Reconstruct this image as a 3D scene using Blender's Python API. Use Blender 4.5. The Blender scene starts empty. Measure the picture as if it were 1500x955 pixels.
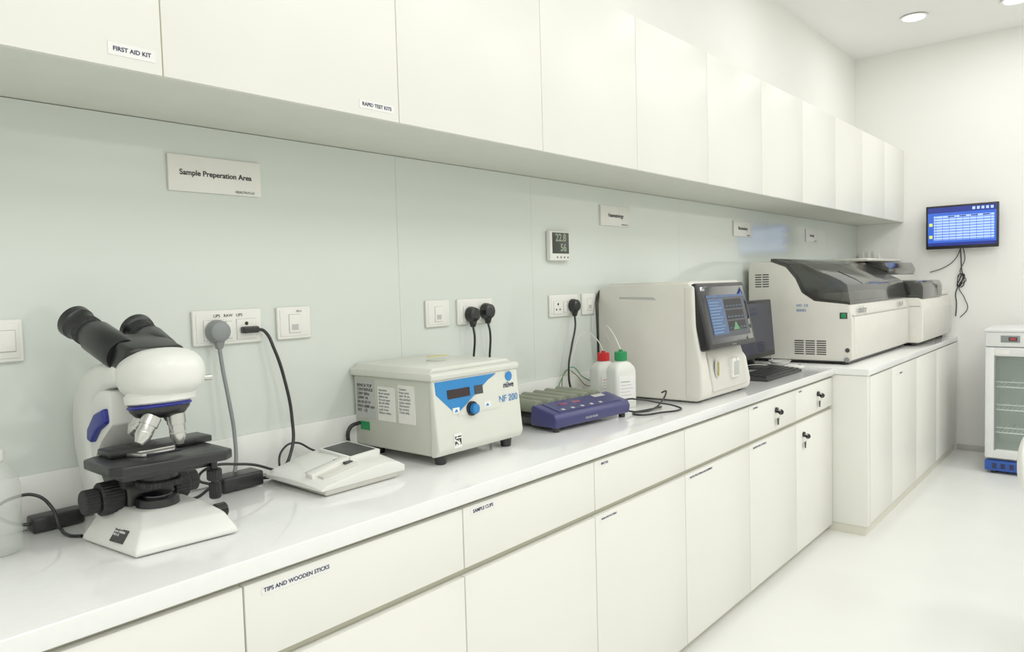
import bpy, bmesh, math, random
from mathutils import Vector, Matrix, Euler
random.seed(3)
S=bpy.context.scene
COL=S.collection
# ---------------------------------------------------------------- materials
def lin(c):
    return tuple(((v/255)/12.92 if v/255<=.04045 else ((v/255+.055)/1.055)**2.4) for v in c)
MATS={}
def mat(name,rgb,rough=.45,metal=0,var=.02,scale=12,emit=0,coat=0,bump=0,alpha=None,trans=0,spec=.5):
    if name in MATS: return MATS[name]
    m=bpy.data.materials.new(name); m.use_nodes=True; nt=m.node_tree
    b=nt.nodes['Principled BSDF']; c=lin(rgb)
    tc=nt.nodes.new('ShaderNodeTexCoord'); n=nt.nodes.new('ShaderNodeTexNoise')
    n.inputs['Scale'].default_value=scale; n.inputs['Detail'].default_value=3
    nt.links.new(tc.outputs['Object'],n.inputs['Vector'])
    r=nt.nodes.new('ShaderNodeValToRGB')
    r.color_ramp.elements[0].position=.3; r.color_ramp.elements[1].position=.7
    r.color_ramp.elements[0].color=tuple(max(0,v*(1-var)) for v in c)+(1,)
    r.color_ramp.elements[1].color=tuple(min(1,v*(1+var)) for v in c)+(1,)
    nt.links.new(n.outputs['Fac'],r.inputs['Fac']); nt.links.new(r.outputs['Color'],b.inputs['Base Color'])
    b.inputs['Roughness'].default_value=rough; b.inputs['Metallic'].default_value=metal
    b.inputs['Specular IOR Level'].default_value=spec
    b.inputs['Coat Weight'].default_value=coat
    b.inputs['Transmission Weight'].default_value=trans
    if emit:
        nt.links.new(r.outputs['Color'],b.inputs['Emission Color']); b.inputs['Emission Strength'].default_value=emit
    if bump:
        bp=nt.nodes.new('ShaderNodeBump'); bp.inputs['Strength'].default_value=bump; bp.inputs['Distance'].default_value=.002
        nt.links.new(n.outputs['Fac'],bp.inputs['Height']); nt.links.new(bp.outputs['Normal'],b.inputs['Normal'])
    if alpha is not None:
        t=nt.nodes.new('ShaderNodeBsdfTransparent'); mx=nt.nodes.new('ShaderNodeMixShader'); o=nt.nodes['Material Output']
        mx.inputs[0].default_value=alpha
        nt.links.new(t.outputs[0],mx.inputs[1]); nt.links.new(b.outputs[0],mx.inputs[2]); nt.links.new(mx.outputs[0],o.inputs[0])
    MATS[name]=m; return m
M_wall=mat('wall_paint',(245,245,240),.6,var=.008,scale=3)
M_ceil=mat('ceiling_paint',(247,247,244),.7,var=.006,scale=3)
M_floor=mat('floor_epoxy',(234,235,230),.28,var=.015,scale=4,spec=.5)
M_cab=mat('cabinet_laminate',(236,236,228),.38,var=.008,scale=5)
M_carc=mat('cabinet_carcass',(200,198,178),.5)
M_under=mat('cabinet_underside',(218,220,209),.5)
M_edge=mat('cabinet_edge_band',(186,178,148),.5)
M_top=mat('quartz_worktop',(241,242,240),.12,var=.012,scale=60,coat=.3)
M_glass=mat('back_painted_glass',(213,221,213),.07,var=.006,scale=2,spec=.6)
M_strip=mat('upstand_white',(236,237,232),.2)
M_plate=mat('socket_plastic',(234,234,227),.3)
M_black=mat('black_plastic',(20,20,22),.35,var=.1)
M_blackm=mat('black_matte',(28,28,30),.6,var=.1)
M_dark=mat('dark_grey_plastic',(54,54,54),.45,var=.06)
M_grey=mat('grey_plug',(132,137,137),.45)
M_lgrey=mat('light_grey_print',(184,186,182),.5)
M_mwhite=mat('microscope_white',(232,233,227),.28)
M_blue=mat('blue_trim',(24,36,140),.35)
M_silver=mat('satin_chrome',(200,200,196),.25,metal=.85)
M_lens=mat('lens_glass',(16,20,34),.05,coat=1)
M_cf=mat('centrifuge_grey',(200,203,189),.4)
M_cf2=mat('centrifuge_front',(216,218,207),.35)
M_cfblue=mat('centrifuge_blue',(28,124,194),.35)
M_disp=mat('smoked_display',(36,20,24),.12)
M_purple=mat('mixer_blue',(50,50,104),.4)
M_purple2=mat('mixer_panel_blue',(40,42,98),.35)
M_roller=mat('roller_rubber',(128,134,114),.5,var=.05)
M_ana=mat('analyser_white',(224,222,212),.35)
M_ana2=mat('analyser_panel',(212,211,202),.4)
M_smoke=mat('smoked_lid',(64,66,61),.12,alpha=.74,coat=.5)
M_smoke2=mat('smoked_lid_dark',(36,36,34),.15,alpha=.93,coat=.5)
M_key=mat('key_black',(34,35,38),.5)
M_red=mat('red_cap',(208,26,28),.4)
M_green=mat('green_cap',(20,140,78),.4)
M_bot=mat('bottle_hdpe',(236,238,231),.4,alpha=.92)
M_bot2=mat('squeeze_bottle_ldpe',(226,231,225),.25,alpha=.30)
M_lab=mat('label_paper',(238,238,236),.5)
M_ink=mat('ink_navy',(34,38,74),.6)
M_inkb=mat('ink_black',(30,30,33),.6)
M_sign=mat('sign_acrylic',(237,236,229),.3)
M_lcd=mat('lcd_green',(145,160,134),.3)
M_lcdd=mat('lcd_dark',(44,50,42),.3)
M_em=mat('lamp_emitter',(255,252,244),.5,emit=6,var=0)
M_trim=mat('lamp_trim',(240,240,238),.4)
M_scr_dark=mat('screen_dark',(20,28,44),.15,emit=.4,var=.2)
M_scr_blue=mat('screen_blue',(28,62,104),.15,emit=.45)
M_scr_green=mat('screen_green',(56,116,66),.15,emit=.4)
M_scr_red=mat('screen_red',(150,40,50),.15,emit=.5)
M_tvb=mat('tv_blue',(40,80,182),.15,emit=.75)
M_tvn=mat('tv_navy',(24,38,120),.15,emit=.6)
M_tvw=mat('tv_white',(150,178,228),.2,emit=.8)
M_tvy=mat('tv_yellow',(210,220,90),.2,emit=.6)
M_fr=mat('fridge_white',(228,230,228),.35)
M_frb=mat('fridge_blue',(32,76,164),.4)
M_fgl=mat('fridge_glass',(190,205,195),.05,alpha=.18)
M_frin=mat('fridge_interior',(196,207,196),.5)
M_wire=mat('wire_rack',(235,238,235),.35)
M_base=mat('baseboard_grey',(198,198,192),.5)
M_yel=mat('yellow_tape',(222,204,80),.5)
M_kick=mat('kick_panel',(220,218,203),.5)
# ---------------------------------------------------------------- builders
P=[None]; XF=[Matrix.Identity(4)]
def link(o):
    COL.objects.link(o)
    if P[0] is not None:
        o.parent=P[0]; o.matrix_parent_inverse=Matrix.Translation(-P[0].location)
def grp(name,loc):
    e=bpy.data.objects.new(name,None); e.empty_display_size=.05; e.location=loc; COL.objects.link(e); P[0]=e; XF[0]=Matrix.Identity(4); return e
def end(): P[0]=None; XF[0]=Matrix.Identity(4)
def mk(name,verts,faces,m,bev=0,seg=2,smooth=False):
    vs=[XF[0]@Vector(v) for v in verts]
    lo=Vector([min(v[i] for v in vs) for i in range(3)]); hi=Vector([max(v[i] for v in vs) for i in range(3)]); c=(lo+hi)/2
    me=bpy.data.meshes.new(name); me.from_pydata([v-c for v in vs],[],faces)
    bm=bmesh.new(); bm.from_mesh(me); bmesh.ops.recalc_face_normals(bm,faces=bm.faces)
    if bev>0:
        es=[e for e in bm.edges if len(e.link_faces)==2 and e.calc_face_angle(0)>.35]
        bmesh.ops.bevel(bm,geom=es,offset=bev,segments=seg,affect='EDGES',profile=.5,clamp_overlap=True)
    bm.to_mesh(me); bm.free()
    if smooth or bev>0:
        for p in me.polygons: p.use_smooth=True
        try: me.set_sharp_from_angle(angle=math.radians(35))
        except Exception: pass
    me.materials.append(m)
    o=bpy.data.objects.new(name,me); o.location=c; link(o); return o
def box(n,x0,x1,y0,y1,z0,z1,m,bev=0,seg=2):
    v=[(x,y,z) for z in (z0,z1) for x,y in ((x0,y0),(x1,y0),(x1,y1),(x0,y1))]
    return hexa(n,v[:4],v[4:],m,bev,seg)
def hexa(n,b,t,m,bev=0,seg=2): return loft(n,[b,t],m,bev,seg)
def loft(n,rings,m,bev=0,seg=2):
    k=len(rings[0]); v=[p for r in rings for p in r]; fc=[tuple(range(k)),tuple(range((len(rings)-1)*k,len(rings)*k))]
    for j in range(len(rings)-1):
        for i in range(k): fc.append((j*k+i,j*k+(i+1)%k,(j+1)*k+(i+1)%k,(j+1)*k+i))
    return mk(n,v,fc,m,bev,seg)
def prism(n,pts,ax,a,b,m,bev=0,seg=2):
    k=len(pts)
    f={'x':lambda p,t:(t,p[0],p[1]),'y':lambda p,t:(p[0],t,p[1]),'z':lambda p,t:(p[0],p[1],t)}[ax]
    v=[f(p,a) for p in pts]+[f(p,b) for p in pts]
    fc=[tuple(range(k)),tuple(range(2*k-1,k-1,-1))]+[(i,(i+1)%k,k+(i+1)%k,k+i) for i in range(k)]
    return mk(n,v,fc,m,bev,seg)
def lathe(n,prof,base,axis,m,seg=40,smooth=True):
    q=Vector(axis).normalized().to_track_quat('Z','Y').to_matrix(); B=Vector(base)
    v=[];fc=[]
    for r,h in prof:
        for i in range(seg):
            a=2*math.pi*i/seg; v.append(B+q@Vector((r*math.cos(a),r*math.sin(a),h)))
    for j in range(len(prof)-1):
        for i in range(seg):
            fc.append((j*seg+i,j*seg+(i+1)%seg,(j+1)*seg+(i+1)%seg,(j+1)*seg+i))
    fc.append(tuple(range(seg))); fc.append(tuple(range((len(prof)-1)*seg,len(prof)*seg)))
    return mk(n,v,fc,m,smooth=True)
def cyl(n,p0,p1,r0,m,r1=None,seg=32,ch=.0):
    p0=Vector(p0);p1=Vector(p1); L=(p1-p0).length; r1=r0 if r1 is None else r1
    ch=ch or min(r0,r1,L)*.08
    return lathe(n,[(r0-ch,0),(r0,ch),(r1,L-ch),(r1-ch,L)],p0,p1-p0,m,seg)
def ribbed(n,p0,p1,r,m,ribs=28,d=.0015):
    p0=Vector(p0);p1=Vector(p1);q=(p1-p0).normalized().to_track_quat('Z','Y').to_matrix();L=(p1-p0).length
    k=ribs*4;v=[];fc=[]
    for h,rr in ((0,-.003),(.003,0),(L-.003,0),(L,-.003)):
        for i in range(k):
            a=2*math.pi*i/k; R=r+rr-(d if (i%4)<2 else 0); v.append(p0+q@Vector((R*math.cos(a),R*math.sin(a),h)))
    for j in range(3):
        for i in range(k): fc.append((j*k+i,j*k+(i+1)%k,(j+1)*k+(i+1)%k,(j+1)*k+i))
    fc.append(tuple(range(k)));fc.append(tuple(range(3*k,4*k)))
    return mk(n,v,fc,m)
def ellip(n,c,r,m,rot=(0,0,0),seg=40,rings=24,pw=1.0):
    R=Euler(rot).to_matrix();C=Vector(c);v=[];fc=[]
    sp=lambda x:math.copysign(abs(x)**pw,x)
    for j in range(rings+1):
        t=math.pi*(j/rings); t=min(max(t,.02),math.pi-.02)
        for i in range(seg):
            a=2*math.pi*i/seg
            v.append(C+R@Vector((r[0]*sp(math.sin(t))*sp(math.cos(a)),r[1]*sp(math.sin(t))*sp(math.sin(a)),r[2]*sp(math.cos(t)))))
    for j in range(rings):
        for i in range(seg): fc.append((j*seg+i,j*seg+(i+1)%seg,(j+1)*seg+(i+1)%seg,(j+1)*seg+i))
    fc.append(tuple(range(seg)));fc.append(tuple(range(rings*seg,(rings+1)*seg)))
    return mk(n,v,fc,m,smooth=True)
def tube(n,pts,r,m):
    pts=[XF[0]@Vector(p) for p in pts]
    cu=bpy.data.curves.new(n,'CURVE'); cu.dimensions='3D'; cu.bevel_depth=r; cu.bevel_resolution=4; cu.resolution_u=10; cu.use_fill_caps=True
    s=cu.splines.new('BEZIER'); s.bezier_points.add(len(pts)-1)
    c=Vector(pts[0])
    for b,p in zip(s.bezier_points,pts):
        b.co=Vector(p)-c; b.handle_left_type=b.handle_right_type='AUTO'
    cu.materials.append(m); o=bpy.data.objects.new(n,cu); o.location=c; link(o); return o
def text(n,s,loc,size,m,face='-y',align='LEFT',bold=False,width=None,rot=None):
    cu=bpy.data.curves.new(n,'FONT'); cu.body=s; cu.size=size; cu.extrude=.0003; cu.align_x=align; cu.align_y='CENTER'
    if bold: cu.offset=size*.018
    cu.materials.append(m); o=bpy.data.objects.new(n,cu)
    R={'-y':Euler((math.pi/2,0,0)),'-x':Euler((math.pi/2,0,-math.pi/2)),'z':Euler((0,0,0))}[face].to_matrix().to_4x4()
    Mx=XF[0]@Matrix.Translation(loc)@(rot if rot else Matrix.Identity(4))@R
    link(o); o.location=Mx.to_translation(); o.rotation_euler=Mx.to_euler()
    return o
# ---------------------------------------------------------------- camera
f,yaw,pit,rol,H=1079,40.388,3.077,-1.624,1.392
a,b,c=[math.radians(t) for t in (yaw,pit,rol)]
F=Vector((math.cos(a)*math.cos(b),math.sin(a)*math.cos(b),-math.sin(b)))
R=Vector((math.sin(a),-math.cos(a),0)); U=R.cross(F)
R2=R*math.cos(c)+U*math.sin(c); U2=-R*math.sin(c)+U*math.cos(c)
cam=bpy.data.cameras.new('camera'); co=bpy.data.objects.new('camera',cam); COL.objects.link(co)
cam.sensor_fit='HORIZONTAL'; cam.sensor_width=36; cam.lens=36*f/1500; cam.clip_start=.02
mw=Matrix(((R2.x,U2.x,-F.x,0),(R2.y,U2.y,-F.y,0),(R2.z,U2.z,-F.z,H),(0,0,0,1)))
co.matrix_world=mw; S.camera=co
# ---------------------------------------------------------------- room
WY=1.83; BX=6.683; CZ=3.2; X0=-2.2; Y0=-3.2
box('floor',X0,BX,Y0,WY,-.06,0,M_floor)
box('ceiling',X0,BX,Y0,WY,CZ,CZ+.06,M_ceil)
box('wall_left',X0,BX,WY,WY+.1,0,CZ,M_wall)
box('wall_back',BX,BX+.1,Y0,WY+.1,0,CZ,M_wall)
box('wall_right',X0,BX,Y0-.1,Y0,0,CZ,M_wall)
box('wall_front',X0-.1,X0,Y0-.1,WY+.1,0,CZ,M_wall)
box('baseboard_back',BX-.012,BX,Y0,1.08,0,.045,M_base,.002)
XA=X0+.005
grp('glass_splashback',(2,WY,1.4))
gx=[XA,-.3,1.585,2.275,3.5,4.7,5.9,BX-.002]
for i in range(len(gx)-1):
    box('glass_panel_%d'%(i+1),gx[i]+.0004,gx[i+1]-.0004,WY-.008,WY-.001,1.015,1.819,M_glass,.0003,1)
end()
box('trim_1',XA,4.16,WY-.020,WY-.0005,.9,1.015,M_strip,.0015)
box('trim_2',4.16,BX-.001,WY-.020,WY-.0005,.9,1.015,M_strip,.0015)
# ---------------------------------------------------------------- upper cabinets
grp('upper_cabinet',(2.2,1.65,2.1))
UY=1.463
box('carcass',XA,BX-.002,UY+.02,WY-.001,1.826,2.392,M_carc)
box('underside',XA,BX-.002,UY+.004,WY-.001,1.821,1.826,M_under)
us=[-2.19,-1.72,-1.12,-.52,.083,.686,1.293,1.899,2.487,3.096,3.712,4.31,4.91,5.50,6.09,BX-.002]
for i in range(len(us)-1):
    box('door_panel_%d'%(i+1),us[i]+.0014,us[i+1]-.0014,UY,UY+.018,1.823,2.397,M_cab,.0008,2)
for i in range(1,len(us)-1):
    box('edge_band_%d'%i,us[i]-.0014,us[i]+.0014,UY+.003,UY+.02,1.823,2.397,M_edge)
box('cornice',XA,BX-.002,UY+.018,WY-.001,2.392,2.397,M_cab)
end()
def sticker(nm,x0,x1,z0,z1,y,s,size,dy=0):
    grp(nm,((x0+x1)/2,y,(z0+z1)/2))
    box('paper',x0,x1,y-.0008,y,z0,z1,M_lab)
    text('print',s,((x0+x1)/2,y-.0012,(z0+z1)/2),size,M_ink,align='CENTER',bold=True)
    end()
sticker('cabinet_label',.585,.672,1.845,1.868,UY-.0003,'FIRST AID KIT',.0115)
sticker('cabinet_label',1.165,1.275,1.842,1.862,UY-.0003,'RAPID TEST KITS',.0125)
# ---------------------------------------------------------------- base cabinets 1
FY=1.263
grp('base_cabinet',(1.8,1.5,.45))
XS=4.162
box('carcass',XA,XS-.001,FY+.02,WY-.022,.04,.86,M_carc)
box('kick_panel',XA,XS-.001,FY+.035,WY-.03,0,.042,M_kick)
ls=[-2.19,-1.65,-1.065,-.48,.105,.691,1.277,1.854,2.445,3.033,3.60,XS-.002]
for i in range(len(ls)-1):
    box('drawer_front_%d'%(i+1),ls[i]+.0020,ls[i+1]-.0020,FY,FY+.018,.697,.847,M_cab,.001)
    box('door_front_%d'%(i+1),ls[i]+.0020,ls[i+1]-.0020,FY,FY+.018,.040,.676,M_cab,.001)
end()
grp('worktop',(1.8,1.5,.88))
box('slab',XA,XS-.007,1.250,WY-.021,.862,.9,M_top,.003,3)
end()
def lock(x,z,nm='cabinet_lock'):
    grp(nm,(x,FY-.001,z)); FYY=FY-.0005
    cyl('barrel',(x,FYY,z),(x,FYY-.010,z),.013,M_black)
    cyl('key_shaft',(x,FYY-.010,z),(x,FYY-.024,z),.003,M_silver,seg=12)
    lathe('key_head',[(.007,0),(.013,.002),(.013,.004),(.007,.005)],(x+.001,FYY-.022,z-.008),(1,.1,0),M_black,24)
    tube('key_ring',[(x,FYY-.024,z-.012),(x+.004,FYY-.02,z-.022),(x+.002,FYY-.014,z-.03),(x,FYY-.012,z-.036)],.0009,M_silver)
    hexa('spare_key',[(x-.007,FYY-.012,z-.068),(x+.008,FYY-.012,z-.068),(x+.008,FYY-.009,z-.068),(x-.007,FYY-.009,z-.068)],
         [(x-.012,FYY-.012,z-.036),(x+.012,FYY-.012,z-.036),(x+.012,FYY-.009,z-.036),(x-.012,FYY-.009,z-.036)],M_black,.001)
    end()
lock(3.34,.79); lock(3.92,.79); lock(3.70,.615)
sticker('cabinet_label',.728,.885,.818,.836,FY-.0003,'TIPS AND WOODEN STICKS',.0118)
sticker('cabinet_label',1.305,1.395,.824,.840,FY-.0003,'SAMPLE CUPS',.0125)
sticker('cabinet_label',1.88,1.94,.828,.840,FY-.0003,'PIPETTES',.010)
sticker('cabinet_label',1.88,1.98,.655,.667,FY-.0003,'MASKS AND FACE SHIELD',.0075)
sticker('cabinet_label',2.47,2.68,.655,.667,FY-.0003,'PROTECTIVE GOWNS AND EQUIPMENT',.0105)
sticker('cabinet_label',3.05,3.15,.828,.840,FY-.0003,'CONTROLS',.010)
sticker('cabinet_label',3.05,3.24,.655,.667,FY-.0003,'REAGENTS AND CONTROLS',.0115)
sticker('cabinet_label',3.62,3.70,.828,.840,FY-.0003,'LANCETS',.010)
sticker('cabinet_label',4.78,4.98,.80,.812,1.0835,'STATIONERY',.011)
# ---------------------------------------------------------------- base cabinet 2 (deep)
DY=1.084
grp('storage_cabinet',(5.4,1.4,.45))
box('carcass',XS,BX-.014,DY+.02,WY-.022,.055,.862,M_cab)
box('kick_panel',XS+.004,BX-.014,DY+.012,WY-.03,0,.056,M_kick)
box('end_panel',XS-.001,XS+.055,DY,FY+.03,.052,.864,M_cab,.001)
ds=[XS+.057,4.68,5.30,5.92,BX-.014]
for i in range(4):
    box('door_front_%d'%(i+1),ds[i]+.0013,ds[i+1]-.0013,DY,DY+.018,.058,.855,M_cab,.001)
for i in range(5): box('gap_band_%d'%i,ds[i]-.0013,ds[i]+.0013,DY+.008,DY+.0205,.058,.855,M_carc)
end()
grp('worktop',(5.4,1.45,.88))
box('slab',XS-.006,BX-.001,DY-.008,WY-.021,.866,.902,M_top,.003,3)
end()
# ---------------------------------------------------------------- signs
def sign(nm,x0,x1,z0,z1,s,size,rot=0):
    cx,cz=(x0+x1)/2,(z0+z1)/2
    grp(nm,(cx,WY,cz))
    box('board',x0,x1,WY-.016,WY-.0085,z0,z1,M_sign,.001)
    text('print',s,(cx,WY-.0168,cz+.002),size,M_inkb,align='CENTER',bold=True)
    text('footer',"HEALTH",(x1-.075,WY-.0168,z0+.008),.009,M_ink)
    text('footer_2',"PLUS",(x1-.040,WY-.0168,z0+.008),.009,M_grey)
    end()
sign('area_sign',.85,1.10,1.652,1.742,'Sample Preperation Area',.0192,.0)
sign('area_sign',2.76,3.005,1.652,1.742,'Haematology',.024)
sign('area_sign',4.17,4.43,1.652,1.742,'Biochemistry',.026)
sign('area_sign',5.41,5.65,1.652,1.742,'Serology',.026)
grp('digital_thermometer',(2.43,WY,1.55))
box('case',2.365,2.50,WY-.032,WY-.0085,1.490,1.612,M_plate,.006,3)
box('lcd_frame',2.378,2.49,WY-.034,WY-.031,1.520,1.605,M_lcdd,.002)
text('reading_1','22.8',(2.433,WY-.0345,1.583),.042,M_lcd,align='CENTER',bold=True)
text('reading_2','56',(2.45,WY-.0345,1.543),.042,M_lcd,align='CENTER',bold=True)
for i in range(4): cyl('button_%d'%i,(2.41+.024*i,WY-.031,1.505),(2.41+.024*i,WY-.035,1.505),.004,M_grey,seg=12)
end()
# ---------------------------------------------------------------- sockets
def plate(nm,x0,x1,z0=1.262,z1=1.352):
    grp(nm,((x0+x1)/2,WY,(z0+z1)/2))
    box('face_plate',x0,x1,WY-.018,WY-.0085,z0,z1,M_plate,.003,3)
    box('inner_panel',x0+.008,x1-.008,WY-.020,WY-.017,z0+.008,z1-.008,M_plate,.0015)
def sock(i,x,z,w=.07):
    box('socket_gap_%d'%i,x-w/2-.001,x+w/2+.001,WY-.0206,WY-.019,z-.027,z+.027,M_lgrey)
    box('socket_module_%d'%i,x-w/2,x+w/2,WY-.0225,WY-.019,z-.026,z+.026,M_plate,.001)
    for k,(dx,dz,r) in enumerate(((0,.014,.005),(-.012,-.008,.004),(.012,-.008,.004))):
        cyl('pin_hole_%d_%d'%(i,k),(x+dx,WY-.0224,z+dz),(x+dx,WY-.0232,z+dz),r,M_black,seg=16)
def rocker(i,x,z,w=.022):
    box('rocker_gap_%d'%i,x-w/2-.0012,x+w/2+.0012,WY-.0206,WY-.019,z-.0232,z+.0232,M_lgrey)
    box('rocker_%d'%i,x-w/2,x+w/2,WY-.0245,WY-.019,z-.022,z+.022,M_plate,.002)
def port(x):
    box('port_gap',x-.0185,x+.0185,WY-.0206,WY-.019,1.2785,1.3315,M_lgrey)
    box('port_frame',x-.0175,x+.0175,WY-.0225,WY-.019,1.28,1.33,M_plate,.001); box('port',x-.0105,x+.0105,WY-.023,WY-.022,1.287,1.303,M_lgrey)
plate('light_switch',.40,.52); rocker(1,.487,1.307,.034); rocker(2,.435,1.307,.034); end()
plate('double_socket',.89,1.082); rocker(1,.985,1.30,.016); sock(1,.945,1.30,.055); sock(2,1.035,1.30,.055)
text('tag','UPS   RAW   UPS',(.985,WY-.0206,1.337),.011,M_inkb,align='CENTER'); end()
plate('data_outlet',1.13,1.238); port(1.183); text('tag','ITS-2',(1.19,WY-.0206,1.339),.008,M_inkb); end()
plate('data_outlet',1.69,1.80); port(1.745); end()
plate('double_socket',1.84,2.022); rocker(1,1.93,1.30,.016); sock(1,1.893,1.30,.055); sock(2,1.975,1.30,.055); end()
plate('double_socket',2.37,2.565); rocker(1,2.468,1.30,.016); sock(1,2.42,1.30,.055); sock(2,2.515,1.30,.055); end()
plate('data_outlet',2.60,2.70); port(2.65); end()
def plug(nm,x,z,m,path,r=.0042,rad=.024):
    grp(nm,(x,WY-.04,z))
    lathe('plug_body',[(rad*.8,0),(rad,.004),(rad,.014),(rad*.85,.03),(rad*.55,.036)],(x,WY-.0235,z),(0,-1,0),m,32)
    hexa('cord_grip',[(x-.008,WY-.045,z-.045),(x+.008,WY-.045,z-.045),(x+.008,WY-.032,z-.045),(x-.008,WY-.032,z-.045)],
         [(x-.014,WY-.055,z-.008),(x+.014,WY-.055,z-.008),(x+.014,WY-.028,z-.008),(x-.014,WY-.028,z-.008)],m,.003)
    tube('cord',[(x,WY-.039,z-.043)]+path,r,m)
    end()
plug('power_plug',.947,1.298,M_grey,[(.95,1.785,1.20),(.957,1.775,1.12),(.965,1.77,1.03),(.955,1.755,.95),(.93,1.74,.907)],rad=.030,r=.005)
grp('power_plug',(1.03,1.8,1.3))
box('plug_body',1.015,1.062,WY-.042,WY-.0235,1.288,1.306,M_black,.004)
tube('cord',[(1.06,WY-.033,1.297),(1.082,WY-.03,1.290),(1.10,1.785,1.24),(1.122,1.775,1.15),(1.132,1.765,1.05),(1.115,1.745,.97),(1.06,1.730,.915),(1.00,1.742,.912)],.0045,M_black)
end()
plug('power_plug',1.893,1.297,M_black,[(1.893,1.785,1.22),(1.90,1.80,1.13),(1.905,1.80,1.0),(1.90,1.80,.93)],rad=.028)
plug('power_plug',1.972,1.305,M_black,[(1.975,1.785,1.23),(1.985,1.80,1.13),(1.985,1.80,1.0),(1.98,1.80,.93)],rad=.030)
plug('power_plug',2.512,1.305,M_black,[(2.505,1.785,1.22),(2.47,1.78,1.14),(2.445,1.78,1.05),(2.45,1.77,.955),(2.48,1.745,.908),(2.53,1.76,.905)],rad=.028)
grp('equipment_hose',(2.75,1.77,1.2)); tube('hose',[(2.745,1.818,1.36),(2.70,1.805,1.325),(2.676,1.79,1.24),(2.680,1.79,1.14),(2.695,1.80,1.04),(2.70,1.80,.92)],.0055,M_black); end()
# ---------------------------------------------------------------- microscope
grp('microscope',(.66,1.56,.9))
ax=.662
bp0=[(.568,1.425),(.765,1.405),(.772,1.60),(.725,1.72),(.605,1.72),(.548,1.625)]
bp1=[(.590,1.450),(.752,1.435),(.752,1.60),(.718,1.71),(.606,1.71),(.575,1.62)]
bp2=[(.614,1.495),(.728,1.487),(.726,1.60),(.712,1.71),(.612,1.71),(.602,1.62)]
loft('base_foot',[[(x,y,.903) for x,y in bp0],[(x,y,.912) for x,y in bp0],[(x,y,.945) for x,y in bp1],[(x,y,.966) for x,y in bp2]],M_mwhite,.006,3)
for i,(x,y) in enumerate(((.59,1.45),(.74,1.44),(.72,1.68),(.61,1.68))): cyl('rubber_foot_%d'%i,(x,y,.9005),(x,y,.906),.012,M_black,seg=20)
XF[0]=Matrix.Translation((.5705,1.515,.930))@Matrix.Rotation(math.radians(8),4,'Z')@Matrix.Rotation(math.radians(37),4,'Y')
box('base_label',-.0025,.0005,-.035,.008,-.014,.012,M_dark); text('base_label_print','100-240V\n0.4A 50/60Hz\nIVD CE',(-.0028,.006,.006),.0062,M_lab,face='-x'); XF[0]=Matrix.Identity(4)
ribbed('brightness_dial',(.748,1.47,.938),(.774,1.47,.938),.016,M_black,20)
cyl('collector_ring',(ax,1.535,.963),(ax,1.535,.983),.042,M_black,r1=.040)
cyl('collector_lens',(ax,1.535,.983),(ax,1.535,.988),.028,M_lens)
prism('arm',[(1.60,.955),(1.735,.93),(1.78,.99),(1.808,1.06),(1.813,1.13),(1.79,1.19),(1.735,1.235),(1.66,1.255),(1.56,1.262),(1.54,1.215),(1.62,1.205),(1.69,1.175),(1.715,1.11),(1.71,1.04),(1.66,.99)],'x',.600,.712,M_mwhite,.018,4)
prism('arm_blue_grip',[(1.615,1.165),(1.665,1.150),(1.705,1.115),(1.71,1.09),(1.69,1.085),(1.655,1.115),(1.61,1.135)],'x',.594,.718,M_blue,.006,3)
prism('arm_inner_column',[(1.60,1.20),(1.60,1.13),(1.66,1.09),(1.70,1.05),(1.74,1.05),(1.74,1.20)],'x',.606,.706,M_mwhite,.004)
prism('focus_block',[(1.555,.96),(1.68,.96),(1.70,1.04),(1.70,1.070),(1.60,1.070),(1.575,1.04)],'x',.612,.712,M_black,.008,3)
ribbed('coarse_knob_left',(.612,1.595,.985),(.570,1.595,.985),.034,M_blackm,30)
ribbed('fine_knob_left',(.570,1.595,.985),(.540,1.595,.985),.025,M_blackm,24)
ribbed('coarse_knob_right',(.712,1.595,.985),(.748,1.595,.985),.034,M_blackm,30)
ribbed('fine_knob_right',(.748,1.595,.985),(.772,1.595,.985),.024,M_blackm,24)
cyl('condenser_body',(ax,1.525,1.015),(ax,1.525,1.060),.036,M_black,r1=.040)
ribbed('condenser_ring',(ax,1.525,1.008),(ax,1.525,1.022),.044,M_blackm,36)
box('condenser_holder',.625,.70,1.53,1.62,1.03,1.055,M_black,.004)
ribbed('condenser_knob',(.625,1.555,1.018),(.600,1.555,1.018),.013,M_blackm,16)
prism('stage_plate',[(.543,1.460),(.560,1.440),(.750,1.412),(.772,1.428),(.772,1.585),(.76,1.60),(.565,1.60),(.543,1.585)],'z',1.054,1.074,M_black,.004,3)
prism('stage_lower',[(.57,1.47),(.74,1.455),(.74,1.60),(.57,1.60)],'z',1.038,1.056,M_black,.004)
box('stage_carrier',.575,.785,1.535,1.60,1.074,1.088,M_black,.003)
box('slide',.63,.70,1.50,1.528,1.0745,1.0765,M_lens)
prism('slide_clip',[(.605,1.535),(.620,1.495),(.628,1.495),(.625,1.53),(.700,1.53),(.705,1.535)],'z',1.075,1.081,M_silver,.001)
cyl('stage_drive_shaft',(.742,1.45,1.060),(.742,1.45,.975),.007,M_black)
ribbed('stage_drive_upper',(.742,1.45,1.034),(.742,1.45,1.010),.015,M_blackm,20)
ribbed('stage_drive_lower',(.742,1.45,1.006),(.742,1.45,.972),.012,M_blackm,20)
lathe('nosepiece',[(.030,0),(.046,.006),(.056,.018),(.058,.034),(.050,.040)],(ax,1.500,1.148),(0,0.12,1),M_black)
lathe('nosepiece_blue_ring',[(.0575,0),(.0600,.002),(.0600,.005),(.0575,.007)],(ax,1.502,1.170),(0,0.12,1),M_blue)
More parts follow.
